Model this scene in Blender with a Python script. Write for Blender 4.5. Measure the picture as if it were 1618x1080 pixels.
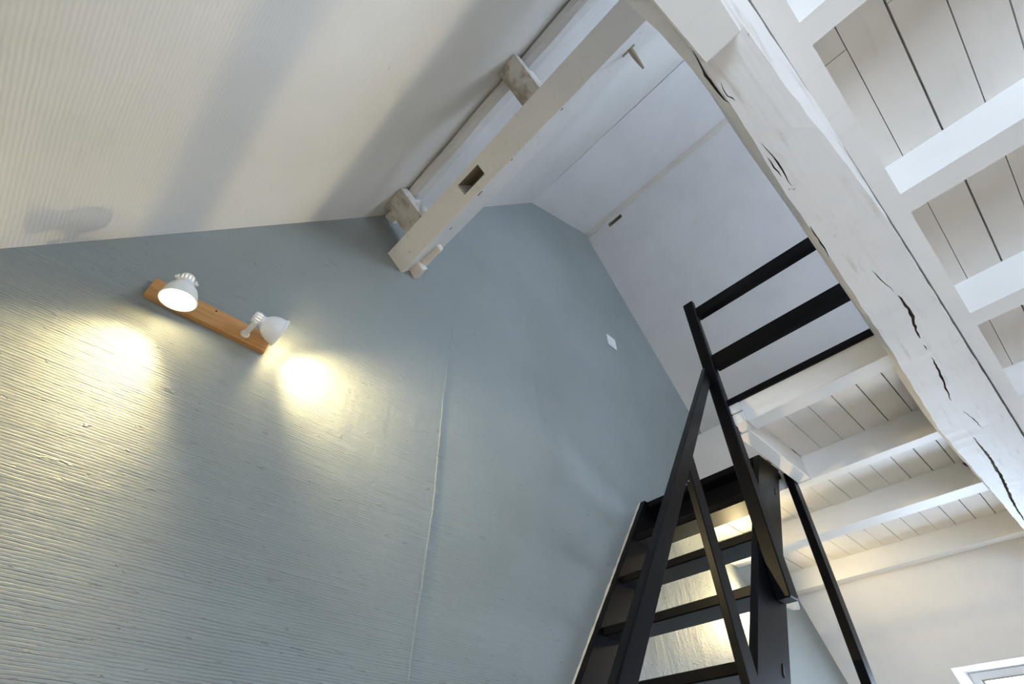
import bpy, bmesh, math, random
from mathutils import Vector, Matrix

# ------------------------------------------------------------------ camera, world, exposure
S, HC = 1.4, 1.2                       # metres per layout unit, eye height
scene = bpy.context.scene
C = scene.collection
for o in list(bpy.data.objects): bpy.data.objects.remove(o)

cam_data = bpy.data.cameras.new('camera'); cam = bpy.data.objects.new('camera', cam_data); C.objects.link(cam)
cam_data.sensor_width = 36; cam_data.sensor_fit = 'HORIZONTAL'; cam_data.lens = 17.5594
cam_data.clip_start = 0.02
rx, up, bk = (0.72898526, -0.68452714, -0.00175603), (-0.48377503, -0.5170064, 0.70616295), (-0.48429558, -0.51393286, -0.70804718)
cam.matrix_world = Matrix(((rx[0], up[0], bk[0], 0), (rx[1], up[1], bk[1], 0), (rx[2], up[2], bk[2], HC), (0, 0, 0, 1)))
scene.camera = cam

world = bpy.data.worlds.new('daylight'); scene.world = world; world.use_nodes = True
bg = world.node_tree.nodes['Background']
bg.inputs[0].default_value = (0.72, 0.83, 1.0, 1); bg.inputs[1].default_value = 18.0
vs = scene.view_settings
vs.view_transform = 'Standard'; vs.look = 'None'; vs.gamma = 1; vs.use_curve_mapping = False
vs.exposure = 0.55
SPOT_COL = (1.0, 0.79, 0.40)

# ------------------------------------------------------------------ helpers
def V(x, y, z): return Vector((x*S, y*S, z*S + HC))
R_ = random.Random(7)

def new_obj(name, bm, mat, parent=None, smooth=False):
    me = bpy.data.meshes.new(name)
    bmesh.ops.recalc_face_normals(bm, faces=bm.faces[:])
    bm.to_mesh(me); bm.free()
    if mat: me.materials.append(mat)
    if smooth:
        for p in me.polygons: p.use_smooth = True
    o = bpy.data.objects.new(name, me); C.objects.link(o)
    if parent: o.parent = parent
    return o

def empty(name, loc):
    o = bpy.data.objects.new(name, None); C.objects.link(o); o.location = loc
    o.empty_display_size = 0.05
    return o

def tag(o, label, cat=None, group=None, kind=None):
    o['label'] = label
    if cat: o['category'] = cat
    if group: o['group'] = group
    if kind: o['kind'] = kind
    return o

def struct(o, label=None):
    o['kind'] = 'structure'
    if label: o['label'] = label
    return o

def parent_keep(o, p):
    o.parent = p; o.matrix_parent_inverse = p.matrix_world.inverted() if p.matrix_world else Matrix()

def hexa(bm, p8):
    """p8: bottom quad (4) then top quad (4), same winding"""
    v = [bm.verts.new(p) for p in p8]
    for f in ((0,1,2,3),(7,6,5,4),(0,4,5,1),(1,5,6,2),(2,6,7,3),(3,7,4,0)):
        bm.faces.new([v[i] for i in f])
    return v

def box(bm, x0, x1, y0, y1, z0, z1):
    return hexa(bm, [V(x0,y0,z0),V(x1,y0,z0),V(x1,y1,z0),V(x0,y1,z0),V(x0,y0,z1),V(x1,y0,z1),V(x1,y1,z1),V(x0,y1,z1)])

def bevel(bm, w, seg=1):
    bmesh.ops.bevel(bm, geom=bm.edges[:], offset=w, segments=seg, profile=0.6, affect='EDGES')

def box_obj(name, mat, ext, parent=None, bev=0.0):
    bm = bmesh.new(); box(bm, *ext)
    if bev: bevel(bm, bev)
    return new_obj(name, bm, mat, parent)

def prism_y(bm, prof, ys, wob=0.0, rnd=None):
    """profile [(x,z)] swept along y stations; closed"""
    rings = []
    for y in ys:
        ring = []
        for (x, z) in prof:
            dx = dz = 0
            if wob and rnd: dx, dz = rnd.uniform(-wob, wob), rnd.uniform(-wob, wob)
            ring.append(bm.verts.new(V(x+dx, y, z+dz)))
        rings.append(ring)
    n = len(prof)
    for a, b in zip(rings, rings[1:]):
        for i in range(n): bm.faces.new((a[i], a[(i+1) % n], b[(i+1) % n], b[i]))
    bm.faces.new(rings[0]); bm.faces.new(rings[-1])

def lathe(bm, prof, M, n=40, cap0=False, cap1=False):
    """prof [(r, h)] about local z; M matrix to world"""
    rings = []
    for r, h in prof:
        rings.append([bm.verts.new(M @ Vector((r*math.cos(2*math.pi*i/n), r*math.sin(2*math.pi*i/n), h))) for i in range(n)])
    for a, b in zip(rings, rings[1:]):
        for i in range(n): bm.faces.new((a[i], a[(i+1) % n], b[(i+1) % n], b[i]))
    if cap0: bm.faces.new(rings[0])
    if cap1: bm.faces.new(rings[-1])

# ------------------------------------------------------------------ materials
def nodes_of(name):
    m = bpy.data.materials.new(name); m.use_nodes = True
    nt = m.node_tree; return m, nt, nt.nodes['Principled BSDF']

def N(nt, typ, **kw):
    n = nt.nodes.new(typ)
    for k, v in kw.items(): setattr(n, k, v)
    return n

def math_n(nt, op, a, b=None):
    n = N(nt, 'ShaderNodeMath', operation=op)
    for i, x in enumerate((a, b)):
        if x is None: continue
        if isinstance(x, (int, float)): n.inputs[i].default_value = x
        else: nt.links.new(x, n.inputs[i])
    return n.outputs[0]

def noise(nt, vec, scale, detail=4, rough=0.55, dist=0.0):
    n = N(nt, 'ShaderNodeTexNoise'); n.inputs['Scale'].default_value = scale
    n.inputs['Detail'].default_value = detail; n.inputs['Roughness'].default_value = rough
    n.inputs['Distortion'].default_value = dist
    nt.links.new(vec, n.inputs['Vector']); return n.outputs[0]

def mapping(nt, vec, scale=(1,1,1), rot=(0,0,0)):
    n = N(nt, 'ShaderNodeMapping'); n.inputs['Scale'].default_value = scale; n.inputs['Rotation'].default_value = rot
    nt.links.new(vec, n.inputs['Vector']); return n.outputs[0]

def ramp(nt, fac, stops):
    n = N(nt, 'ShaderNodeValToRGB'); e = n.color_ramp.elements
    while len(e) < len(stops): e.new(0.5)
    for el, (p, c) in zip(e, stops): el.position = p; el.color = (*c, 1) if len(c) == 3 else c
    nt.links.new(fac, n.inputs[0]); return n.outputs[0]

def mixc(nt, fac, a, b):
    n = N(nt, 'ShaderNodeMix', data_type='RGBA')
    if isinstance(fac, (int, float)): n.inputs[0].default_value = fac
    else: nt.links.new(fac, n.inputs[0])
    for i, x in ((6, a), (7, b)):
        if isinstance(x, tuple): n.inputs[i].default_value = (*x, 1)
        else: nt.links.new(x, n.inputs[i])
    return n.outputs[2]

def smooth(nt, x, a, b):
    n = N(nt, 'ShaderNodeMapRange', interpolation_type='SMOOTHSTEP'); n.clamp = True
    n.inputs[1].default_value = a; n.inputs[2].default_value = b
    nt.links.new(x, n.inputs[0]); return n.outputs[0]

def bump(nt, h, bsdf, strength=0.5, dist=0.003):
    b = N(nt, 'ShaderNodeBump'); b.inputs['Strength'].default_value = strength; b.inputs['Distance'].default_value = dist
    nt.links.new(h, b.inputs['Height']); nt.links.new(b.outputs[0], bsdf.inputs['Normal'])

def coord(nt): return N(nt, 'ShaderNodeTexCoord').outputs['Object']

def paint(name, col, rough=0.6, dirt=0.25, dirtcol=(0.33, 0.26, 0.18), grain=(1, 1, 1), gs=40, bstr=0.25, spots=0.0, th=0.56):
    """brushed white paint on old timber: faint grain relief, mottling, small grubby flecks"""
    m, nt, b = nodes_of(name); co = coord(nt)
    g = mapping(nt, co, grain)
    n1 = noise(nt, co, 3.0, 5); n2 = noise(nt, g, gs, 5, 0.6); n3 = noise(nt, co, 26, 3, 0.6)
    c = mixc(nt, smooth(nt, n1, 0.35, 0.75), col, tuple(x*0.93 for x in col))
    f = math_n(nt, 'MULTIPLY', smooth(nt, n2, th, th+0.2), dirt)
    c = mixc(nt, f, c, dirtcol)
    if spots:
        f = math_n(nt, 'MULTIPLY', smooth(nt, n3, 0.70, 0.76), spots)
        c = mixc(nt, f, c, (0.10, 0.08, 0.06))
    nt.links.new(c, b.inputs['Base Color'])
    b.inputs['Roughness'].default_value = rough
    bump(nt, n2, b, bstr, 0.0025)
    return m

WHITE = (0.80, 0.775, 0.75)
m_beam = paint('white_painted_oak', WHITE, 0.55, 0.35, grain=(0.3, 2.5, 2.5), gs=20, bstr=0.5, spots=0.5)
m_purlin = paint('white_painted_purlin', WHITE, 0.6, 0.22, (0.30, 0.28, 0.24), grain=(2.5, 0.25, 2.5), gs=16, bstr=0.4, spots=0.45)
m_sq = paint('white_squared_purlin', WHITE, 0.6, 0.22, (0.38, 0.30, 0.20), grain=(1.2, 3.0, 1.2), gs=22, bstr=0.45, spots=0.35)  # base colour is the plain white paint
m_joist = paint('white_painted_joist', (0.80, 0.775, 0.74), 0.5, 0.10, grain=(2, 0.3, 2), gs=14, bstr=0.15)
m_plank = paint('white_painted_plank', (0.76, 0.725, 0.68), 0.5, 0.10, grain=(0.3, 2, 2), gs=14, bstr=0.15, spots=0.1)
m_roofr = paint('white_roof_board', (0.80, 0.775, 0.76), 0.7, 0.06, gs=9, bstr=0.12, spots=0.12)
m_frame = paint('white_window_paint', (0.80, 0.80, 0.80), 0.4, 0.05, bstr=0.05)
m_block = paint('grubby_painted_block', (0.70, 0.66, 0.60), 0.65, 0.75, (0.24, 0.17, 0.11), grain=(1.2, 1.2, 0.5), gs=9, bstr=0.5, spots=0.6, th=0.46)
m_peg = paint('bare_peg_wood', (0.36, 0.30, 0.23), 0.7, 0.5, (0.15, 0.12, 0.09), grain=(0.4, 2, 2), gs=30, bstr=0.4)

m_fillet = paint('beige_fillet_paint', (0.74, 0.69, 0.62), 0.65, 0.3, (0.5, 0.42, 0.32), gs=10, bstr=0.3)

def m_cream_():
    m, nt, b = nodes_of('cream_brushed_plaster'); co = coord(nt)
    sep = N(nt, 'ShaderNodeSeparateXYZ'); nt.links.new(co, sep.inputs[0])
    n1 = noise(nt, co, 1.7, 5); n2 = noise(nt, mapping(nt, co, (5, 0.5, 5)), 14, 4, 0.6)
    n3 = noise(nt, co, 9, 4, 0.7, 0.6)
    c = mixc(nt, smooth(nt, n1, 0.3, 0.75), (0.80, 0.77, 0.725), (0.74, 0.71, 0.665))
    c = mixc(nt, math_n(nt, 'MULTIPLY', smooth(nt, n3, 0.70, 0.80), 0.55), c, (0.36, 0.28, 0.18))
    nt.links.new(c, b.inputs['Base Color']); b.inputs['Roughness'].default_value = 0.75
    # brush lines run up the slope, strongest low on the slope
    low = smooth(nt, sep.outputs[2], HC+1.75, HC+0.9)
    ln = math_n(nt, 'SINE', math_n(nt, 'ADD', math_n(nt, 'MULTIPLY', sep.outputs[2], 2*math.pi/0.0085), math_n(nt, 'MULTIPLY', n1, 26)))
    h = math_n(nt, 'ADD', math_n(nt, 'MULTIPLY', math_n(nt, 'MULTIPLY', ln, 0.22), low), math_n(nt, 'MULTIPLY', n2, 0.8))
    h = math_n(nt, 'ADD', h, math_n(nt, 'MULTIPLY', n3, 0.6))
    bump(nt, h, b, 0.35, 0.003)
    return m
m_cream = m_cream_()

def m_wall_():
    """blue grey combed plaster: horizontal grooves, crusty blobs"""
    m, nt, b = nodes_of('blue_grey_combed_plaster'); co = coord(nt)
    sep = N(nt, 'ShaderNodeSeparateXYZ'); nt.links.new(co, sep.inputs[0])
    X, Z = sep.outputs[0], sep.outputs[2]
    n1 = noise(nt, co, 1.3, 5); nb = noise(nt, co, 0.8, 3)
    c = mixc(nt, smooth(nt, n1, 0.3, 0.7), (0.295, 0.322, 0.312), (0.258, 0.283, 0.273))
    wob = noise(nt, mapping(nt, co, (0.9, 1, 5)), 2.2, 4, 0.6)
    wob2 = noise(nt, mapping(nt, co, (2.5, 1, 14)), 6.0, 3, 0.6)
    ph = math_n(nt, 'ADD', math_n(nt, 'MULTIPLY', Z, 2*math.pi/0.0070),
                math_n(nt, 'ADD', math_n(nt, 'MULTIPLY', wob, 7), math_n(nt, 'MULTIPLY', wob2, 5)))
    sn = math_n(nt, 'SINE', ph)
    groove = math_n(nt, 'SUBTRACT', 0.0, smooth(nt, sn, 0.25, 0.95))          # flat ridges, narrow furrows
    fx = smooth(nt, X, 2.0, -0.1); fz = smooth(nt, Z, HC+1.75, HC+0.7)
    fxz = math_n(nt, 'MULTIPLY', fx, fz)
    var = smooth(nt, noise(nt, mapping(nt, co, (0.9, 1, 38)), 2.6, 4, 0.65), 0.36, 0.66)
    amp = math_n(nt, 'MULTIPLY', math_n(nt, 'ADD', math_n(nt, 'MULTIPLY', fxz, 1.25), 0.12), math_n(nt, 'ADD', math_n(nt, 'MULTIPLY', var, 0.85), 0.15))
    h = math_n(nt, 'MULTIPLY', groove, amp)
    blobs = smooth(nt, noise(nt, mapping(nt, co, (1, 1, 2.4)), 17, 3, 0.6, 0.3), 0.66, 0.76)
    h = math_n(nt, 'ADD', h, math_n(nt, 'MULTIPLY', blobs, math_n(nt, 'ADD', math_n(nt, 'MULTIPLY', fz, 1.2), 0.4)))
    pits = smooth(nt, noise(nt, mapping(nt, co, (0.5, 1, 2.2)), 42, 3, 0.6), 0.675, 0.72)
    specks = smooth(nt, noise(nt, co, 75, 2, 0.5), 0.72, 0.76)
    h = math_n(nt, 'SUBTRACT', h, math_n(nt, 'MULTIPLY', pits, 2.4))
    h = math_n(nt, 'SUBTRACT', h, math_n(nt, 'MULTIPLY', specks, 1.0))
    lumps = noise(nt, mapping(nt, co, (1.6, 1, 0.5)), 7, 4, 0.6)
    h = math_n(nt, 'ADD', h, math_n(nt, 'MULTIPLY', lumps, 1.6))
    fine = noise(nt, co, 70, 3, 0.6)
    h = math_n(nt, 'ADD', h, math_n(nt, 'MULTIPLY', fine, 0.5))
    nt.links.new(c, b.inputs['Base Color']); b.inputs['Roughness'].default_value = 0.62
    bump(nt, h, b, 0.70, 0.0046)
    return m
m_wall = m_wall_()

def m_black_():
    m, nt, b = nodes_of('black_satin_stain'); co = coord(nt)
    n1 = noise(nt, co, 5, 5); n2 = noise(nt, mapping(nt, co, (1, 0.25, 1)), 60, 4)
    c = mixc(nt, smooth(nt, n1, 0.45, 0.8), (0.0040, 0.0040, 0.0052), (0.010, 0.008, 0.006))
    nt.links.new(c, b.inputs['Base Color']); b.inputs['Roughness'].default_value = 0.34; b.inputs['Specular IOR Level'].default_value = 0.10
    bump(nt, n2, b, 0.12, 0.001)
    return m
m_black = m_black_()

def m_flat(name, col, rough=0.6, metal=0.0):
    m, nt, b = nodes_of(name); co = coord(nt)
    n = noise(nt, co, 30, 3)
    nt.links.new(mixc(nt, n, col, tuple(x*0.9 for x in col)), b.inputs['Base Color'])
    b.inputs['Roughness'].default_value = rough; b.inputs['Metallic'].default_value = metal
    return m
m_lampw = m_flat('white_lamp_enamel', (0.82, 0.81, 0.79), 0.35)
m_plastic = m_flat('white_switch_plastic', (0.83, 0.83, 0.82), 0.3)
m_screw = m_flat('steel_screw', (0.45, 0.45, 0.45), 0.3, 0.9)
m_steel = m_flat('dark_steel', (0.035, 0.033, 0.032), 0.45, 0.6)
m_nailhole = m_flat('dark_nail_hole', (0.075, 0.045, 0.030), 0.85)  # dark brown standing in for the shade inside nail holes
m_caulk = m_flat('cream_caulk', (0.50, 0.48, 0.43), 0.8)

def m_wood_(name, a, bcol, scale):
    m, nt, b = nodes_of(name); co = coord(nt)
    n1 = noise(nt, mapping(nt, co, scale), 12, 5, 0.6, 0.4)
    nt.links.new(ramp(nt, n1, [(0.3, a), (0.7, bcol)]), b.inputs['Base Color'])
    b.inputs['Roughness'].default_value = 0.45
    bump(nt, n1, b, 0.1, 0.001)
    return m
m_oak = m_wood_('warm_oak_board', (0.42, 0.19, 0.055), (0.60, 0.31, 0.11), (0.4, 3, 5))
m_floor = m_wood_('pale_oak_floor', (0.42, 0.32, 0.22), (0.55, 0.44, 0.32), (0.3, 3, 3))
m_deck = m_wood_('bare_sub_floor', (0.20, 0.13, 0.08), (0.28, 0.19, 0.12), (0.3, 3, 3))

def m_bulb_():
    m, nt, b = nodes_of('lit_bulb'); co = coord(nt)
    b.inputs['Base Color'].default_value = (1, .95, .85, 1)
    b.inputs['Emission Color'].default_value = (1.0, 0.86, 0.62, 1); b.inputs['Emission Strength'].default_value = 4
    return m
m_bulb = m_bulb_()

def m_glass_():
    m, nt, b = nodes_of('window_glass'); nt.nodes.remove(b)
    t = N(nt, 'ShaderNodeBsdfTransparent'); t.inputs[0].default_value = (0.93, 0.97, 1, 1)
    g = N(nt, 'ShaderNodeBsdfGlossy'); g.inputs['Roughness'].default_value = 0.02
    mx = N(nt, 'ShaderNodeMixShader'); mx.inputs[0].default_value = 0.05
    nt.links.new(t.outputs[0], mx.inputs[1]); nt.links.new(g.outputs[0], mx.inputs[2])
    nt.links.new(mx.outputs[0], nt.nodes['Material Output'].inputs[0])
    return m
m_glass = m_glass_()

# ------------------------------------------------------------------ room shell
ZF, YB = -0.857, -3.0                                   # floor level, rear gable
AP, KN = (1.103, 2.639), (1.614, 2.848)
xl = lambda z: AP[0] - (AP[1]-z)/1.33                   # left slope
xr = lambda z: KN[0] + (KN[1]-z)/1.44                   # right slope

def gable(name, y, th, mat):
    bm = bmesh.new()
    prof = [(xl(ZF)-.02, ZF-.02), (AP[0]-.01, AP[1]+.02), (KN[0]+.01, KN[1]+.03), (xr(ZF)+.02, ZF-.02)]
    a = [bm.verts.new(V(x, y, z)) for x, z in prof]; b = [bm.verts.new(V(x, y+th, z)) for x, z in prof]
    bm.faces.new(a); bm.faces.new(b)
    for i in range(4): bm.faces.new((a[i], a[(i+1) % 4], b[(i+1) % 4], b[i]))
    return new_obj(name, bm, mat)
w_gable = struct(gable('wall_gable', 1.0, 0.1, m_wall), 'blue grey combed plaster gable wall')
w_rear = struct(gable('wall_rear', YB, -0.1, m_roofr), 'white rear gable wall')

def slope(name, xf, nrm, zb, yb, holes, mat, th=0.09):
    """sloping panel made of cells between z and y breaks; holes = set of (iz,iy) cells left open"""
    bm = bmesh.new(); cache = {}
    def vt(i, j, k):
        key = (i, j, k)
        if key not in cache:
            z, y = zb[i], yb[j]
            cache[key] = bm.verts.new(V(xf(z)+nrm[0]*th*k, y, z+nrm[1]*th*k))
        return cache[key]
    nz, ny = len(zb)-1, len(yb)-1
    solid = lambda i, j: 0 <= i < nz and 0 <= j < ny and (i, j) not in holes
    for i in range(nz):
        for j in range(ny):
            if not solid(i, j): continue
            for k in (0, 1): bm.faces.new((vt(i,j,k), vt(i+1,j,k), vt(i+1,j+1,k), vt(i,j+1,k)))
            for (di, dj, e) in ((-1,0,((i,j),(i,j+1))), (1,0,((i+1,j),(i+1,j+1))), (0,-1,((i,j),(i+1,j))), (0,1,((i,j+1),(i+1,j+1)))):
                if not solid(i+di, j+dj):
                    (a, b_), (c, d) = e
                    bm.faces.new((vt(a,b_,0), vt(c,d,0), vt(c,d,1), vt(a,b_,1)))
    return new_obj(name, bm, mat)
NL, NR = (-0.799, 0.601), (0.8214, 0.5704)              # outward normals
c_left = struct(slope('ceiling_left', xl, NL, [ZF, -0.30, 0.60, AP[1]], [YB, -1.75, -0.45, 1.0], {(1, 1)}, m_cream), 'cream brushed plaster roof slope')
# right slope: skylight by the stair, skylight over the loft, small letterbox slot near the ridge
zs0, zs1 = 2.790, 2.811
c_right = struct(slope('ceiling_right', xr, NR, [ZF, -0.30, 0.547, 1.08, 2.35, zs0, zs1, KN[1]],
                       [YB, -2.95, -1.65, -0.24, 0.558, 0.735, 0.838, 1.0], {(1, 3), (3, 1), (5, 5)}, m_roofr), 'white boarded roof slope')
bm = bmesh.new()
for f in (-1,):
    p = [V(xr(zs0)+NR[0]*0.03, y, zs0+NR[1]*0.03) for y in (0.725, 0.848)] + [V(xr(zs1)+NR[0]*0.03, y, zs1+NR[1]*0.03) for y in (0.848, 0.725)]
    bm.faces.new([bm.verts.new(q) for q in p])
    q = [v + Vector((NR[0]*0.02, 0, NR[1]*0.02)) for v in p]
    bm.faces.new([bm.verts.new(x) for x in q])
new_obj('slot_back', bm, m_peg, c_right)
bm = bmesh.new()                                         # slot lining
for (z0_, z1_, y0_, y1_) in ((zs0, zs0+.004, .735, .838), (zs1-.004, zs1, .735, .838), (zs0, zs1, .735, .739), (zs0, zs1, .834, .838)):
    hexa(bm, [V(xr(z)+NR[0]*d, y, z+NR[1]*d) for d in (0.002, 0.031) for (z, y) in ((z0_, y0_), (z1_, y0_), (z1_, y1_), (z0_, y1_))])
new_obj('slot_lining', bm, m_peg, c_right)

bm = bmesh.new(); rr = random.Random(3)                  # boarding stops short of the left slope: a real open joint
ys_ = [1.0, 0.80] + [0.75-0.05*i for i in range(18)] + [-0.4, YB]
rings = []
dX, dZ = KN[0]-AP[0], KN[1]-AP[1]; dl = math.hypot(dX, dZ)
for i, y in enumerate(ys_):
    g = 0.0004 if i < 2 else (0.0022 + 0.0030*rr.random() + (0.002 if y < 0.45 else 0))
    a = (AP[0]+dX/dl*g, AP[1]+dZ/dl*g)
    rings.append([bm.verts.new(V(x, y, z)) for x, z in (a, KN, (KN[0]+.02, KN[1]+.05), (a[0]-dZ/dl*.05, a[1]+dX/dl*.05))])
for p, q in zip(rings, rings[1:]):
    for k in range(4): bm.faces.new((p[k], p[(k+1) % 4], q[(k+1) % 4], q[k]))
bm.faces.new(rings[0]); bm.faces.new(rings[-1])
c_ridge = struct(new_obj('ceiling_ridge', bm, m_roofr), 'white boarding closing the ridge')
bm = bmesh.new(); prism_y(bm, [(AP[0]-.10, AP[1]+.055), (KN[0]+.06, KN[1]+.055), (KN[0]+.06, KN[1]+.09), (AP[0]-.10, AP[1]+.28)], [YB, 1.0])
new_obj('roof_deck', bm, m_deck, c_ridge)
# fillet strip under the ridge boarding on the right slope
def slope_strip(name, z0, z1, y0, y1, h, mat, parent=None):
    bm = bmesh.new()
    hexa(bm, [V(xr(z)-NR[0]*d, y, z-NR[1]*d) for d in (-0.005, h) for (z, y) in ((z0, y0), (z1, y0), (z1, y1), (z0, y1))])
    bevel(bm, 0.004)
    return new_obj(name, bm, mat, parent)
t1 = struct(slope_strip('trim_1', KN[1]-0.030, KN[1]+0.004, YB, 1.0, 0.010, m_fillet), 'thin white fillet along the ridge boarding')

# floor
bm = bmesh.new(); box(bm, xl(ZF)-.05, xr(ZF)+.05, YB-.05, 1.05, ZF-.08, ZF)
floor = struct(new_obj('floor', bm, m_floor), 'pale oak floor')

# plastered seam and hairline ridge on the gable
bm = bmesh.new(); prev = None; rr = random.Random(11)
for i in range(70):
    z = -0.3 + i*0.0245
    x = 0.662 + 0.004*math.sin(i*0.21) + rr.uniform(-.0012, .0012)
    w = 0.0036
    ring = [bm.verts.new(V(x-w, 1.001, z)), bm.verts.new(V(x, 1.0-0.0030, z)), bm.verts.new(V(x+w, 1.001, z))]
    if prev:
        for j in range(2): bm.faces.new((prev[j], prev[j+1], ring[j+1], ring[j]))
    prev = ring
new_obj('plaster_seam', bm, m_wall, w_gable, True)
bm = bmesh.new(); prev = None
for i in range(24):
    z = 0.60 + i*0.026
    x = 1.383 + 0.0018*i*i*0.05 + rr.uniform(-.0015, .0015); w = 0.0022
    ring = [bm.verts.new(V(x-w, 1.001, z)), bm.verts.new(V(x, 1.0-0.002, z)), bm.verts.new(V(x+w, 1.001, z))]
    if prev:
        for j in range(2): bm.faces.new((prev[j], prev[j+1], ring[j+1], ring[j]))
    prev = ring
new_obj('plaster_crease', bm, m_wall, w_gable, True)

# low boxed-in wall on the loft
bm = bmesh.new(); box(bm, 2.22, 2.28, YB, 1.0, 1.031, 1.511)
struct(new_obj('wall_loft', bm, m_roofr), 'low white boxed wall on the loft')

# ------------------------------------------------------------------ windows
def roof_window(name, xf, nin, z0, z1, y0, y1, label, light='daylight_portal'):
    """nin = inward normal"""
    root = None
    def P(z, y, d): return V(xf(z)+nin[0]*d, y, z+nin[1]*d)
    def ring(nm, za, zb, ya, yb, wz, wy, d0, d1, mat, par):
        bm = bmesh.new()
        for (a, b_, c, d) in ((za, zb, ya, ya+wy), (za, zb, yb-wy, yb), (za, za+wz, ya+wy, yb-wy), (zb-wz, zb, ya+wy, yb-wy)):
            hexa(bm, [P(z, y, dd) for dd in (d0, d1) for (z, y) in ((a, c), (b_, c), (b_, d), (a, d))])
        return new_obj(nm, bm, mat, par)
    iz, iy, dp = .056, .037, .080
    Z0, Z1, Y0, Y1 = z0+iz, z1-iz, y0+iy, y1-iy
    bm = bmesh.new()                                     # splayed reveal
    o_ = [(z0, y0), (z1, y0), (z1, y1), (z0, y1)]; i_ = [(Z0, Y0), (Z1, Y0), (Z1, Y1), (Z0, Y1)]
    vo = [bm.verts.new(P(z, y, .0005)) for z, y in o_]; vi = [bm.verts.new(P(z, y, -dp)) for z, y in i_]; vb = [bm.verts.new(P(z, y, -dp)) for z, y in o_]
    for k in range(4):
        bm.faces.new((vo[k], vo[(k+1) % 4], vi[(k+1) % 4], vi[k])); bm.faces.new((vi[k], vi[(k+1) % 4], vb[(k+1) % 4], vb[k]))
    fr = new_obj(name, bm, m_frame); struct(fr, label)
    ring('window_sash', Z0, Z1, Y0, Y1, 0.024, 0.028, -.112, -.074, m_frame, fr)
    ring('glazing_bar', Z0+.024, Z1-.024, Y0+.028, Y1-.028, 0.010, 0.010, -.108, -.084, m_screw, fr)
    bm = bmesh.new()
    hexa(bm, [P(z, y, dd) for dd in (-.100, -.096) for (z, y) in ((Z0+.02, Y0+.02), (Z1-.02, Y0+.02), (Z1-.02, Y1-.02), (Z0+.02, Y1-.02))])
    new_obj('window_pane', bm, m_glass, fr)
    z0, z1, y0, y1 = Z0, Z1, Y0, Y1
    # daylight portal across the opening
    ld = bpy.data.lights.new(light, 'AREA'); ld.shape = 'RECTANGLE'
    A, B_, D_ = P(z0, y0, -.115), P(z1, y0, -.115), P(z0, y1, -.115)
    ld.size = (D_-A).length; ld.size_y = (B_-A).length
    ld.cycles.is_portal = True
    lo = bpy.data.objects.new(light, ld); C.objects.link(lo)
    n_ = Vector((nin[0], 0, nin[1])).normalized(); xax = Vector((0, 1, 0)); yax = (-n_).cross(xax)
    M = Matrix((xax, yax, -n_)).transposed().to_4x4(); M.translation = P((z0+z1)/2, (y0+y1)/2, -.115)
    lo.matrix_world = M
    return fr
roof_window('window_1', xr, (-NR[0], -NR[1]), -0.30, 0.547, -0.24, 0.558, 'white framed skylight low in the white slope beside the stair')
roof_window('window_2', xl, (-NL[0], -NL[1]), -0.30, 0.60, -1.75, -0.45, 'white framed skylight low in the cream slope', 'window_left_offscreen')
roof_window('window_3', xr, (-NR[0], -NR[1]), 1.08, 2.35, -2.95, -1.65, 'white framed skylight above the loft', 'window_loft_offscreen')

# ------------------------------------------------------------------ plank ceiling and loft deck
ZP, ZJ = 0.975, 0.886
ceil = box_obj('ceiling', m_deck, (xl(1.02)-.02, xr(1.02), YB, -0.165, ZP+.026, ZP+.045))
struct(ceil, 'white plank ceiling under the loft, on joists')
bm = bmesh.new(); box(bm, 1.425, xr(1.02), -0.165, 0.425, ZP+.026, ZP+.045); box(bm, 1.83, xr(1.02), 0.425, 1.0, ZP+.026, ZP+.045)
new_obj('deck', bm, m_deck, ceil)
bm = bmesh.new(); box(bm, xl(1.03)-.02, xr(1.03), YB, -0.165, ZP+.045, ZP+.055); box(bm, 1.425, xr(1.03), -0.165, 0.425, ZP+.045, ZP+.055); box(bm, 1.83, xr(1.03), 0.425, 1.0, ZP+.045, ZP+.055)  # unseen white layer over the deck, added to bounce light upward
struct(new_obj('floor_loft', bm, m_roofr), 'white loft floor layer added to bounce light up')
plank_rng = random.Random(21)
def plank(x0, x1, y0, y1, par):
    dz = plank_rng.uniform(-.0012, .0012)
    bm = bmesh.new(); box(bm, x0, x1, y0, y1, ZP+dz, ZP+.024)
    return new_obj('plank', bm, m_plank, par)
XE = xr(ZP)+.01
edges = [-0.0145 + 0.0735*i for i in range(-1, 15)]
edges[1:] = [-0.014, 0.059, 0.1305, 0.2045, 0.2765, 0.3495, 0.4225, 0.498, 0.573, 0.650, 0.727, 0.804, 0.881, 0.956, 1.004]
for a, b_ in zip(edges, edges[1:]):
    g = plank_rng.choice((.0012, .0016, .0022, .0030))
    if b_ <= 0.43: plank(1.405, XE, a+g/2, b_-g/2, ceil)
    else: plank(1.83 if a > 0.41 else 1.405, XE, a+g/2, b_-g/2, ceil)
ys = [-0.142 - 0.0728*i for i in range(40)]
ys[:5] = [-0.142, -0.2155, -0.2865, -0.357, -0.428]
ys[5:] = [-0.428-0.0735*(i+1) for i in range(35)]
wide = [.0036, .0014, .0036, .0020, .0030]
for i, (a, b_) in enumerate(zip(ys, ys[1:])):
    g0 = wide[i % 5]/2; g1 = wide[(i+1) % 5]/2
    cuts = {0: [0.60], 1: [], 2: [0.58]}.get(i, [plank_rng.uniform(0.3, 2.4)] if i % 2 else [])
    xs = [xl(ZP)-.02] + cuts + [XE]
    if b_ < YB: break
    for p, q in zip(xs, xs[1:]): plank(p+.0006, q-.0006, b_+g1, a-g0, ceil)
bm = bmesh.new()

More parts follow.
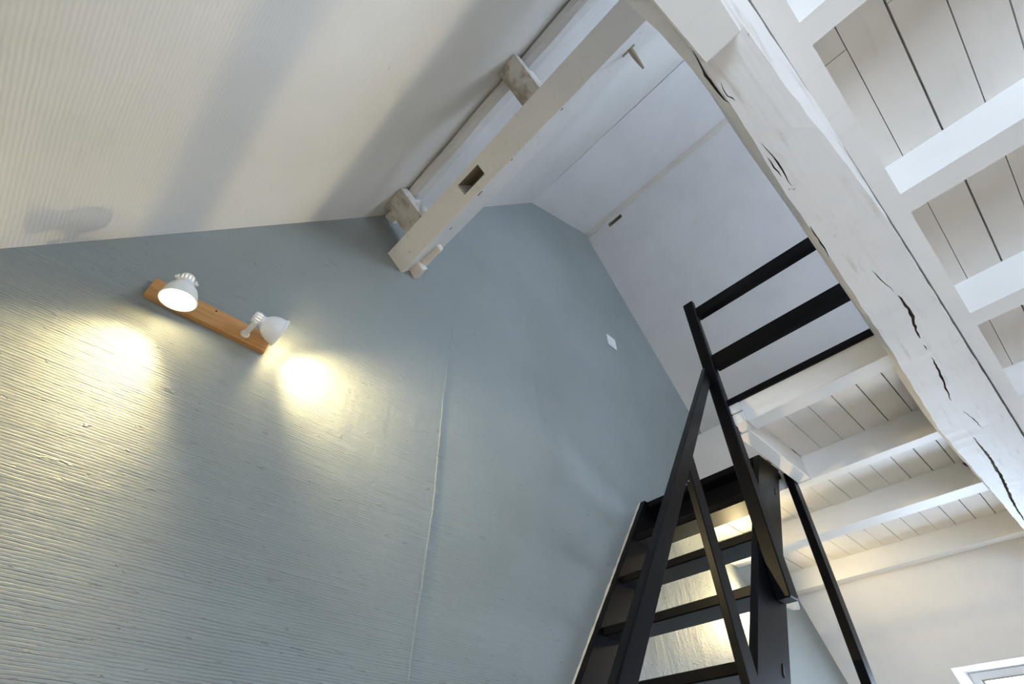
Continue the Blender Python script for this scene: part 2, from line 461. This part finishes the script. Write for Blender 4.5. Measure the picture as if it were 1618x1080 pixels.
# joists (each its own thing)
def joist(x0, x1, y0, y1, label, z0=ZJ, group='white ceiling joists'):
    bm = bmesh.new()
    n = 10; rr = random.Random(int(x0*1000))
    prof = [(x0, z0), (x1, z0), (x1, ZP+.001), (x0, ZP+.001)]
    st = [y0 + (y1-y0)*i/n for i in range(n+1)]
    prism_y(bm, prof, st, 0.0008, rr)
    o = new_obj('ceiling_joist', bm, m_joist)
    return tag(o, label, 'joist', group)
joist(1.82, 1.868, -0.02, 0.998, 'white joist across the loft underside where the stair arrives')
jb = joist(2.276, 2.358, -0.02, 0.998, 'broad white joist between the stair-head joist and the sloping-wall joist')
joist(2.85, 2.912, -0.02, 0.998, 'white joist running along the top of the sloping white wall')
joist(0.455, 0.50, YB, -0.158, 'white joist butting the trimmer board next to the tie beam corbel', group='white ceiling joists beyond the tie beam')
joist(0.88, 0.936, YB, -0.158, 'blue-lit white joist butting the trimmer, second from the corbel', group='white ceiling joists beyond the tie beam')
joist(1.333, 1.392, YB, -0.168, 'white joist butting the trimmer, third from the corbel', group='white ceiling joists beyond the tie beam')
joist(1.79, 1.85, YB, -0.173, 'white joist butting the trimmer, fourth from the corbel', group='white ceiling joists beyond the tie beam')
joist(2.25, 2.31, YB, -0.178, 'white joist butting the trimmer, fifth from the corbel', group='white ceiling joists beyond the tie beam')
joist(2.80, 2.86, YB, -0.184, 'white joist butting the trimmer beside the sloping wall', group='white ceiling joists beyond the tie beam')
joist(0.0, 0.05, YB, -0.158, 'white joist butting the trimmer beside the cream slope', group='white ceiling joists beyond the tie beam')

# loft edge: fascia joist with white face, trimmer at the stair opening
loft = empty('loft_edge_beam', V(1.345, 0.2, ZJ)); tag(loft, 'white beam edging the loft floor below the black railing', 'beam')
def under(o, p):
    o.parent = p; o.matrix_parent_inverse = Matrix.Translation(-p.location); return o
under(box_obj('fascia', m_joist, (1.345, 1.408, -0.02, 0.408, ZJ, .960), None, 0.003), loft)
under(box_obj('end_block', m_joist, (1.345, 1.412, 0.408, 0.452, ZJ+.004, 0.926), None, 0.003), loft)
under(box_obj('end_block', m_joist, (1.343, 1.410, 0.408, 0.450, 0.929, 0.960), None, 0.003), loft)
tr = box_obj('stair_trimmer', m_joist, (1.40, 1.821, 0.425, 0.470, ZJ+.002, ZP+.001), None, 0.003)
tag(tr, 'short white trimmer along the stair opening, over the black stringer', 'beam')
tr2 = box_obj('stair_lining', m_joist, (1.44, 1.819, 0.471, 0.496, .936, ZP), None, 0.002)
tag(tr2, 'thin white lining board between the trimmer and the black stringer', 'board')

# ------------------------------------------------------------------ tie beam with corbel
def lerp_tab(tab, x):
    if x <= tab[0][0]: return tab[0][1]
    for (a, fa), (b_, fb) in zip(tab, tab[1:]):
        if x <= b_: return fa + (fb-fa)*(x-a)/(b_-a)
    return tab[-1][1]
TL = [(-.2, .012), (.21, .005), (.29, -.007), (.36, -.012), (.478, -.014), (.63, -.007), (.82, -.004), (1.025, .003), (1.2, .008), (1.43, .017), (1.64, .033), (1.8, .030), (2.05, .024), (2.4, .014), (3.0, .01)]
TR = [(-.2, -.107), (.334, -.110), (.55, -.117), (.94, -.119), (1.85, -.126), (3.0, -.13)]
TRB = [(-.2, -.086), (.31, -.090), (.42, -.092), (.55, -.099), (.70, -.109), (.82, -.1155), (1.0, -.117), (1.85, -.124), (3.0, -.128)]
TLB = [(-.2, -.016), (.30, -.022), (.40, -.024), (.478, -.022), (.63, -.013), (.82, -.009), (1.2, .004), (1.64, .027), (2.05, .018), (3.0, .006)]
tie = empty('tie_beam', V(1.4, -0.06, 0.80))
tag(tie, 'massive crooked white oak tie beam with dark cracks carrying the loft', 'beam')
ZT = 0.80
bm = bmesh.new(); rr = random.Random(5); rings = []
nst = 120
for i in range(nst+1):
    x = -0.215 + (3.03+0.215)*i/nst
    j = lambda a: rr.uniform(-a, a)
    l, r, rb, lb = lerp_tab(TL, x), lerp_tab(TR, x), lerp_tab(TRB, x), lerp_tab(TLB, x)
    pr = [(l*.98, 0.974), (l+.001+j(.0008), .86), (l+j(.0012), ZT+.016), (lb+j(.0012), ZT+j(.0006)), ((lb*2+rb)/3, ZT-.0015+j(.0006)), ((lb+2*rb)/3, ZT-.0015+j(.0006)), (rb+j(.001), ZT+j(.0006)), (r*1.02+j(.0008), ZT+.026), (r*1.02, .86), (r*1.02, .974)]
    rings.append([bm.verts.new(V(x, y, z)) for y, z in pr])
for a, b_ in zip(rings, rings[1:]):
    for k in range(len(a)): bm.faces.new((a[k], a[(k+1) % len(a)], b_[(k+1) % len(a)], b_[k]))
bm.faces.new(rings[0]); bm.faces.new(rings[-1])
from mathutils.bvhtree import BVHTree
tie_bvh = BVHTree.FromBMesh(bm)
tie_timber = under(new_obj('timber', bm, m_beam), tie)
# corbel below its end
bm = bmesh.new()
hexa(bm, [V(-.22, -.083, .775), V(.351, -.0835, .775), V(.351, -.027, .775), V(-.22, .008, .775),
          V(-.22, -.083, .801), V(.358, -.0835, .801), V(.358, -.027, .801), V(-.22, .008, .801)])
bevel(bm, 0.003)
under(new_obj('corbel', bm, m_joist), tie)
def cut(o, cbm, raw):
    """subtract a cutter from a mesh object; cut faces show the bare wood"""
    bmesh.ops.recalc_face_normals(cbm, faces=cbm.faces[:])
    for f in cbm.faces: f.material_index = 1
    me = bpy.data.meshes.new('cutter'); cbm.to_mesh(me); cbm.free()
    o.data.materials.append(raw)
    for m_ in o.data.materials: me.materials.append(m_)
    co_ = bpy.data.objects.new('cutter', me); C.objects.link(co_)
    md = o.modifiers.new('cut', 'BOOLEAN'); md.object = co_; md.operation = 'DIFFERENCE'; md.solver = 'EXACT'; md.use_self = True
    dg = bpy.context.evaluated_depsgraph_get(); dg.update()
    new = bpy.data.meshes.new_from_object(o.evaluated_get(dg))
    if len(new.polygons) > 20 or len(new.polygons) > len(o.data.polygons): o.data = new
    o.modifiers.clear(); bpy.data.objects.remove(co_)
crack_bm = bmesh.new()
def crack(pts, w, z=ZT-.0032, seed=1):
    rr = random.Random(seed); bm = crack_bm; P = []
    for (a, b_) in zip(pts, pts[1:]):
        n = max(2, int(math.dist(a, b_)/0.012))
        for i in range(n): P.append((a[0]+(b_[0]-a[0])*i/n, a[1]+(b_[1]-a[1])*i/n))
    P.append(pts[-1]); n = len(P); prev = None; w = max(w, .0016)
    for i, (x, y) in enumerate(P):
        t = i/(n-1); ww = w*1.15*(0.25+math.sin(math.pi*t)**0.7)*rr.uniform(.7, 1.2)
        y += rr.uniform(-.0012, .0012)
        h = tie_bvh.ray_cast(V(x, y, .6), Vector((0, 0, 1)))[0]
        sz = (h.z-HC)/S if h else ZT
        q = [bm.verts.new(V(x, y-ww/2, sz-.004)), bm.verts.new(V(x, y+ww/2, sz-.004)), bm.verts.new(V(x, y+ww*.30, sz+.022)), bm.verts.new(V(x, y-ww*.30, sz+.022))]
        if prev:
            for k in range(4): bm.faces.new((prev[k], prev[(k+1) % 4], q[(k+1) % 4], q[k]))
        else: bm.faces.new(q)
        prev = q
    bm.faces.new(prev)
crack([(1.036,-.066),(1.092,-.067),(1.126,-.065),(1.174,-.057),(1.209,-.055)], .0046, seed=1)
crack([(1.235,-.054),(1.262,-.053)], .0012, seed=12)
crack([(1.297,-.053),(1.381,-.048),(1.454,-.040),(1.512,-.035)], .0036, seed=2)
crack([(1.585,-.043),(1.647,-.052),(1.713,-.057)], .0016, seed=3)
crack([(.333,-.024),(.367,-.0215),(.389,-.020),(.423,-.020),(.437,-.025)], .0026, z=ZT-.002, seed=4)
crack([(.40,-.030),(.425,-.027),(.44,-.032)], .0016, seed=9)
crack([(.741,-.014),(.793,-.011),(.84,-.008)], .0020, z=ZT-.0015, seed=5)
crack([(1.747,-.028),(1.893,-.031),(2.045,-.027),(2.153,-.020),(2.328,-.009),(2.493,-.006)], .0060, seed=6)
crack([(.93,-.052),(.985,-.058),(1.02,-.064)], .0010, seed=7)
crack([(.53,-.028),(.565,-.029),(.60,-.029),(.64,-.026)], .0018, seed=8)
crack([(.56,-.022),(.61,-.022)], .0014, seed=10)
cut(tie_timber, crack_bm, m_peg)
bm = bmesh.new(); nk = ((0.0420,0.9694),(0.0327,0.9471),(0.0286,0.9300),(0.0170,0.9200),(0.0032,0.9341),(0.0085,0.9518),(0.0234,0.9636))                                # broken notch in the broad joist, beside the tie beam
fa, fb = [bm.verts.new(V(2.26, y, z)) for y, z in nk], [bm.verts.new(V(2.31, y, z)) for y, z in nk]
bm.faces.new(fa); bm.faces.new(fb)
for k in range(len(nk)): bm.faces.new((fa[k], fa[(k+1) % len(nk)], fb[(k+1) % len(nk)], fb[k]))
cut(jb, bm, m_peg)

# trimmer board beside the tie beam
bm = bmesh.new(); xs_ = [-.13, .37, 1.04, 2.05, 2.91]; rings = []
YE = [(-.2, -.1195), (.37, -.1240), (1.04, -.1338), (2.05, -.1432), (2.91, -.150)]; yf = lambda x: -(.1600 + (x-.416)*.0110)
for x in xs_: rings.append([bm.verts.new(V(x, y, z)) for y, z in ((yf(x), ZJ-.002), (lerp_tab(YE, x), ZJ-.002), (lerp_tab(YE, x), ZP+.001), (yf(x), ZP+.001))])
for a, b_ in zip(rings, rings[1:]):
    for k in range(4): bm.faces.new((a[k], a[(k+1) % 4], b_[(k+1) % 4], b_[k]))
bm.faces.new(rings[0]); bm.faces.new(rings[-1])
tb = new_obj('trimmer_board', bm, m_joist)
tag(tb, 'straight white trimmer board alongside the crooked tie beam, dark gap between', 'board')

# ------------------------------------------------------------------ purlins under the cream slope
O = (0.315, 1.59); ES = (0.601, 0.799); EN = (0.799, -0.601)
SN = lambda s, n: (O[0]+ES[0]*s+EN[0]*n, O[1]+ES[1]*s+EN[1]*n)
bm = bmesh.new(); rr = random.Random(2)
prof = [SN(.010, .0045), SN(.0, .0055), SN(-.001, .022), SN(.012, .036), SN(.045, .043), SN(.185, .044), SN(.200, .03), SN(.200, .0045)]
prism_y(bm, prof, [0.999 - 0.08*i for i in range(50)], 0.0022, rr)
pu = new_obj('purlin', bm, m_purlin)
tag(pu, 'rough hewn whitewashed purlin lying against the cream slope', 'beam')
# squared purlin, yellow lit lower face with an empty mortise
sq = empty('squared_purlin', V(*SN(-.115, .19)[:1], 0.0, SN(-.115, .19)[1]))
tag(sq, 'squared white purlin with an empty mortise, ending at the gable wall', 'beam')
def sn_box(bm, s0, s1, n0, n1, y0, y1):
    q = [SN(s0, n0), SN(s1, n0), SN(s1, n1), SN(s0, n1)]
    return hexa(bm, [V(x, y0, z) for x, z in q] + [V(x, y1, z) for x, z in q])
s0, s1, n0, n1 = -.115, .012, .151, .2315
bm = bmesh.new()
sn_box(bm, s0, s1, n0, n1, YB, .549); sn_box(bm, s0, s1, n0, n1, .641, 0.90)
sn_box(bm, s0, s1, n0, .1690, .549, .641); sn_box(bm, s0, s1, .2050, n1, .549, .641); sn_box(bm, s0+.085, s1, .1690, .2050, .549, .641)
q0 = [SN(s0, n0), SN(s1, n0), SN(s1, n1), SN(s0, n1)]; q1 = [SN(s0, n0), SN(s1, n0), SN(s1-.036, n1), SN(s0, n1)]
hexa(bm, [V(x, .90, z) for x, z in q0] + [V(x, 1.001, z) for x, z in q1])
under(new_obj('timber', bm, m_sq), sq)
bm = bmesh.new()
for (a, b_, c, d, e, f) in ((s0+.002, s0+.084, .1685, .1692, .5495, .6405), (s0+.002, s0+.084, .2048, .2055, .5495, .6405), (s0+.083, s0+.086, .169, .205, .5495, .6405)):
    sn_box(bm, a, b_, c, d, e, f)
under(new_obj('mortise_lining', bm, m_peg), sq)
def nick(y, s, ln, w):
    bm = bmesh.new(); sn_box(bm, s-w, s+w, n1-.004, n1+.0006, y-ln, y+ln); under(new_obj('nail_hole_patch', bm, m_nailhole), sq)  # nail hole as a laid-on patch, its shade put into the colour
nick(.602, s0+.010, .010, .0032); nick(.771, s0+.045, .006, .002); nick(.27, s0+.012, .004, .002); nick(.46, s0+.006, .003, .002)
# struts between the roof and the squared purlin
def strut(y0, y1, label, seed):
    rr = random.Random(seed); bm = bmesh.new()
    st = [y0, y0+(y1-y0)*.33, y0+(y1-y0)*.7, y1]
    pr = [SN(-.040, .0015), SN(-.040, .08), SN(-.038, .1515), SN(.02, .1515), SN(.02, .050), SN(-.0065, .050), SN(-.0065, .0015)]
    prism_y(bm, pr, st, 0.0009, rr)
    o = under(new_obj('strut', bm, m_block), sq); o['label'] = label
strut(.852, .945, 'grubby white strut under the slope, next to the gable wall', 4)
strut(.297, .365, 'tan shaded strut under the slope, away from the gable wall', 8)
# whittled peg sticking out of the squared purlin
def rod(bm, p0, p1, r0, r1, n=10, sq_=1.0):
    a = (p1-p0).normalized(); u = a.orthogonal().normalized(); w = a.cross(u)
    st = [(0, r0), (.35, r0), (.7, (r0+r1)/2*1.05), (1, r1)]
    rings = [[bm.verts.new(p0.lerp(p1, t) + u*math.cos(2*math.pi*i/n)*r + w*math.sin(2*math.pi*i/n)*r*sq_) for i in range(n)] for t, r in st]
    for A, B_ in zip(rings, rings[1:]):
        for i in range(n): bm.faces.new((A[i], A[(i+1) % n], B_[(i+1) % n], B_[i]))
    bm.faces.new(rings[0]); bm.faces.new(rings[-1])
bm = bmesh.new()
pa, pb = SN(-.052, .228), SN(-.040, .288)
rod(bm, V(pa[0], .062, pa[1]), V(pb[0], .064, pb[1]), .0095, .004, 9)
under(new_obj('peg', bm, m_peg), sq)
bm = bmesh.new(); sn_box(bm, -.058, -.046, .2302, .2325, .048, .086); under(new_obj('peg_hole_patch', bm, m_peg), sq)  # shade of the gap round the peg, laid on as a brown patch
# broken tenon stubs below the purlin at the wall
def stub(y0, y1, s_0, s_1, n_0, n_1, seed):
    rr = random.Random(seed); bm = bmesh.new()
    v = sn_box(bm, s_0, s_1, n_0, n_1, y0, y1)
    for q in v: q.co += Vector((rr.uniform(-1, 1), rr.uniform(-1, 1), rr.uniform(-1, 1)))*0.006
    bevel(bm, 0.003); under(new_obj('tenon_stub', bm, m_block2), sq)
m_block2 = paint('cream_painted_stub', (0.78, 0.74, 0.68), 0.6, 0.35, (0.36, 0.26, 0.16), gs=20, bstr=0.5)
stub(.945, 1.0, -.075, -.045, .226, .268, 3)
stub(.86, .952, -.050, -.032, .226, .254, 5)

# ------------------------------------------------------------------ stair
CS = 1.378                                            # pitch: z = CS*x + c
stair = empty('ladder_stair', V(1.0, 0.75, ZF)); tag(stair, 'steep black open-tread stair against the grey gable wall', 'stairs')
def pitch_board(name, y0, y1, cf, cb, xtop_cut, zbot, mat, par, bev=0.003):
    """board along the pitch between front line cf and back line cb, horizontal top cut at z=xtop_cut"""
    bm = bmesh.new()
    q = [((zbot-cf)/CS, zbot), ((zbot-cb)/CS, zbot), ((xtop_cut-cb)/CS, xtop_cut), ((xtop_cut-cf)/CS, xtop_cut)]
    hexa(bm, [V(x, y0, z) for x, z in q] + [V(x, y1, z) for x, z in q])
    if bev: bevel(bm, bev)
    return under(new_obj(name, bm, mat), par)
pitch_board('stringer', .497, .517, -1.3015, -1.500, .934, ZF, m_black, stair)
pitch_board('stringer', .975, .9995, -1.3015, -1.500, .952, ZF, m_black, stair)
# caulk bead between wall stringer and plaster
bm = bmesh.new(); rr = random.Random(9); prev = None
for i in range(90):
    z = ZF + (0.955-ZF)*i/89; x = (z+1.3015)/CS; j = rr.uniform(.0008, .004)
    q = [bm.verts.new(V(x-j-.001, 1.0005, z+j*.5)), bm.verts.new(V(x-.001, 1.0-.004-j*.6, z)), bm.verts.new(V(x+.004, .9965, z-.004))]
    if prev:
        for k in range(2): bm.faces.new((prev[k], prev[k+1], q[k+1], q[k]))
    prev = q
under(new_obj('caulk_bead', bm, m_caulk), stair)
for k in range(11):
    z = .950 - .1715*k; x = (z + 1.322)/CS
    if z < ZF+.05: break
    d = .185 if k == 0 else .106
    o = box_obj('tread', m_black, (x, x+d, .515, .977, z-.024, z), None, 0.004); under(o, stair)
    if k == 0:   # riser board below the top tread
        under(box_obj('top_riser', m_black, (x+.060, x+.075, .515, .977, z-.098, z-.022), None, 0.002), stair)
# handrail on the near side, its baluster and a slim prop behind
bm = bmesh.new(); zb_ = ZF+.35
q = [((zb_+.704)/CS, zb_), ((zb_+.768)/CS, zb_), (1.331, 1.331*CS-.768), (1.331, 1.331*CS-.704)]
hexa(bm, [V(x, .460, z) for x, z in q] + [V(x, .479, z) for x, z in q]); bevel(bm, 0.004)
under(new_obj('handrail', bm, m_black), stair)
bm = bmesh.new(); hexa(bm, [V(x, y, -.02) for x, y in ((1.026,.479),(1.068,.479),(1.068,.4965),(1.026,.4965))] + [V(x, y, z) for x, y, z in ((1.032,.479,.665),(1.074,.479,.72),(1.074,.4965,.72),(1.032,.4965,.665))])
bevel(bm, 0.003); under(new_obj('baluster', bm, m_black), stair)
bm = bmesh.new()
hexa(bm, [V(x, y, ZF) for x, y in ((.49,.478),(.53,.478),(.53,.500),(.49,.500))] + [V(x, y, .05) for x, y in ((.50,.478),(.54,.478),(.54,.500),(.50,.500))])
under(new_obj('baluster', bm, m_black), stair)
bm = bmesh.new()
hexa(bm, [V(x, y, ZF) for x, y in ((1.497,.472),(1.540,.472),(1.540,.497),(1.497,.497))] + [V(x, y, .930) for x, y in ((1.795,.472),(1.838,.472),(1.838,.497),(1.795,.497))])
bevel(bm, 0.003)
under(new_obj('prop', bm, m_black), stair)
for y_, x_, z_ in ((.4965, 1.235, .250), (.4965, 1.635, .80)):
    bm = bmesh.new(); hexa(bm, [V(x_+a*.007, y_-.0012, z_+a*.01+b_*.004) for a, b_ in ((-1,-1),(1,-1),(1,1),(-1,1))] + [V(x_+a*.007, y_+.004, z_+a*.01+b_*.004) for a, b_ in ((-1,-1),(1,-1),(1,1),(-1,1))])
    under(new_obj('slot_patch', bm, m_steel), stair)  # dark plate laid on the stringer for the shade in a slot
for x_, z_ in ((1.050, .60), (1.040, .645)):
    bm = bmesh.new(); M = Matrix.Translation(V(x_-.0245+.004, .488, z_)) @ Matrix.Rotation(-math.pi/2, 4, 'Y')
    lathe(bm, [(.003, 0), (.0028, .0015), (.001, .0022)], M, 10, True, True); under(new_obj('screw', bm, m_screw), stair)

# ------------------------------------------------------------------ loft railing
rail = empty('loft_railing', V(1.345, .2, .98)); tag(rail, 'black timber railing with three rails at the loft edge', 'railing')
bm = bmesh.new()
hexa(bm, [V(1.325,.460,.405), V(1.372,.460,.405), V(1.372,.4965,.405), V(1.325,.4965,.405), V(1.330,.424,1.445), V(1.350,.424,1.445), V(1.350,.463,1.445), V(1.330,.463,1.445)])
bevel(bm, 0.004); under(new_obj('newel_post', bm, m_black), rail)
under(box_obj('top_rail', m_black, (1.342, 1.372, -.10, .432, 1.366, 1.411), None, .003), rail)
under(box_obj('middle_rail', m_black, (1.342, 1.380, -.10, .440, 1.124, 1.174), None, .003), rail)
under(box_obj('bottom_rail', m_black, (1.336, 1.360, -.005, .452, .958, .979), None, .003), rail)
under(box_obj('end_post', m_black, (1.348, 1.370, -.125, -.10, .976, 1.43), None, .003), rail)

# ------------------------------------------------------------------ wall spotlights
def aim_matrix(p, d):
    z = Vector(d).normalized(); x = z.orthogonal().normalized(); y = z.cross(x)
    M = Matrix((x, y, z)).transposed().to_4x4(); M.translation = p; return M

def lamp_head(root, foot, fn, P, D, watts, cone, aim=None, glow=0.0):
    D = Vector(D).normalized()                           # P = back of the socket, D = beam axis
    M = aim_matrix(P, D)
    # yoke: round foot + two arms to the socket
    bm = bmesh.new()
    lathe(bm, [(.0135, 0), (.0135, .006), (.010, .012)], aim_matrix(foot, fn), 20, True, True)
    piv = P + D*0.016
    arm = (piv - foot); side = arm.cross(D).normalized()
    stem = foot + Vector(fn)*.016
    for sgn in (-1, 1):
        a0, a1 = stem + side*sgn*.010, piv + side*sgn*.0225
        t = (a1-a0).normalized(); u = side; w = t.cross(u)
        q = [(-.0022, -.0075), (.0022, -.0075), (.0022, .0075), (-.0022, .0075)]
        hexa(bm, [a0 + u*i + w*j - t*.004 for i, j in q] + [a1 + u*i + w*j + t*.006 for i, j in q])
    t = side; w = arm.normalized(); u = t.cross(w)
    q = [(-.004, -.003), (.004, -.003), (.004, .003), (-.004, .003)]
    hexa(bm, [stem - side*.012 + u*i + w*j for i, j in q] + [stem + side*.012 + u*i + w*j for i, j in q])
    under(new_obj('bracket', bm, m_lampw), root)
    # bell shade, double walled
    bm = bmesh.new()
    prof = [(.0155, -.001), (.0185, .002), (.0187, .008), (.0189, .021), (.0190, .030), (.0205, .034), (.029, .041), (.037, .052), (.0420, .066), (.0445, .082), (.0465, .0875), (.0485, .090),
            (.0485, .0935), (.0465, .0945), (.0440, .0925), (.0425, .083), (.0400, .066), (.035, .053), (.027, .043), (.0165, .036)]
    lathe(bm, prof, M, 48, True, False)
    bm.faces.ensure_lookup_table()                       # open every fourth face of the socket: vents
    bmesh.ops.delete(bm, geom=[bm.faces[2*48+i] for i in range(0, 48, 4)], context='FACES_ONLY')
    sh = under(new_obj('lamp_shade', bm, m_lampw, None, True), root)
    for sgn in (-1, 1):
        bm = bmesh.new(); lathe(bm, [(.0055, 0), (.0055, .004), (.004, .0045), (.004, .0075)], aim_matrix(piv + side*sgn*.0235, side*sgn), 14, True, True)
        new_obj('pivot_screw', bm, m_lampw, sh)
    bm = bmesh.new(); lathe(bm, [(.012, .037), (.026, .062), (.0275, .070), (.0265, .0735), (.020, .0755), (.008, .077)], M, 32, True, True)
    new_obj('bulb', bm, m_bulb, sh, True)
    ld = bpy.data.lights.new('bulb_beam', 'SPOT'); ld.energy = watts; ld.color = SPOT_COL
    ld.spot_size = math.radians(cone); ld.spot_blend = 1.0; ld.shadow_soft_size = 0.016
    lo = bpy.data.objects.new('bulb_beam', ld); C.objects.link(lo)
    ML = aim_matrix(P + D*0.0805, -(Vector(aim).normalized() if aim else D)); lo.matrix_world = ML
    if glow:                                             # bare bulb glow around the beam
        gd = bpy.data.lights.new('bulb_glow', 'POINT'); gd.energy = glow; gd.color = SPOT_COL; gd.shadow_soft_size = 0.012
        go = bpy.data.objects.new('bulb_glow', gd); C.objects.link(go); go.location = P + D*0.092

def fixture(x0, x1, zc, heads, label, tilt=0.0):
    root = empty('wall_spotlight', V((x0+x1)/2, .99, zc)); tag(root, label, 'wall lamp', 'two-head wooden wall spotlights')
    bm = bmesh.new(); box(bm, x0, x1, .984, 1.0005, zc-.0245, zc+.0245); bevel(bm, .002)
    under(new_obj('backboard', bm, m_oak), root)
    bm = bmesh.new(); M = aim_matrix(V((x0+x1)/2, .984, zc+.016), (0, -1, 0)); lathe(bm, [(.003, 0), (.0025, .002)], M, 10, True, True)
    under(new_obj('screw_head', bm, m_steel), root)
    for (bx, bz, pos, d, watts, cone, aim, glow) in heads:
        lamp_head(root, V(bx, .984, bz), (0, -1, 0), V(*pos), d, watts, cone, aim, glow)
    return root
fixture(-.102, .153, .8185, [
    (-.052, .822, (-.053, .925, .833), (0.14, 0.03, -1.0), 33.0, 104, (-.30, .03, -1.0), 0.8),
    (.098, .812, (.0905, .929, .8235), (1.0, 0.04, -.10), 34.0, 108, (1.0, .02, -.26), 1.2)],
    'two white spotlights on an oak board on the open grey wall')
fixture(2.322, 2.577, .735, [
    (2.375, .722, (2.425, .925, .650), (-.90, 0.0, .22), 52.0, 140, None, 0.0),
    (2.520, .728, (2.515, .931, .742), (.55, -.72, .22), 8.0, 132, None, 0.0)],
    'two white spotlights on an oak board behind the black stair')

# ------------------------------------------------------------------ switch on the gable
sw = empty('light_switch', V(1.662, 1.0, 1.867)); tag(sw, 'small white square switch plate on the grey gable wall', 'switch')
under(box_obj('plate', m_plastic, (1.627, 1.697, .9935, 1.0005, 1.829, 1.906), None, .003), sw)
under(box_obj('rocker', m_plastic, (1.640, 1.684, .9915, .9945, 1.842, 1.893), None, .002), sw)
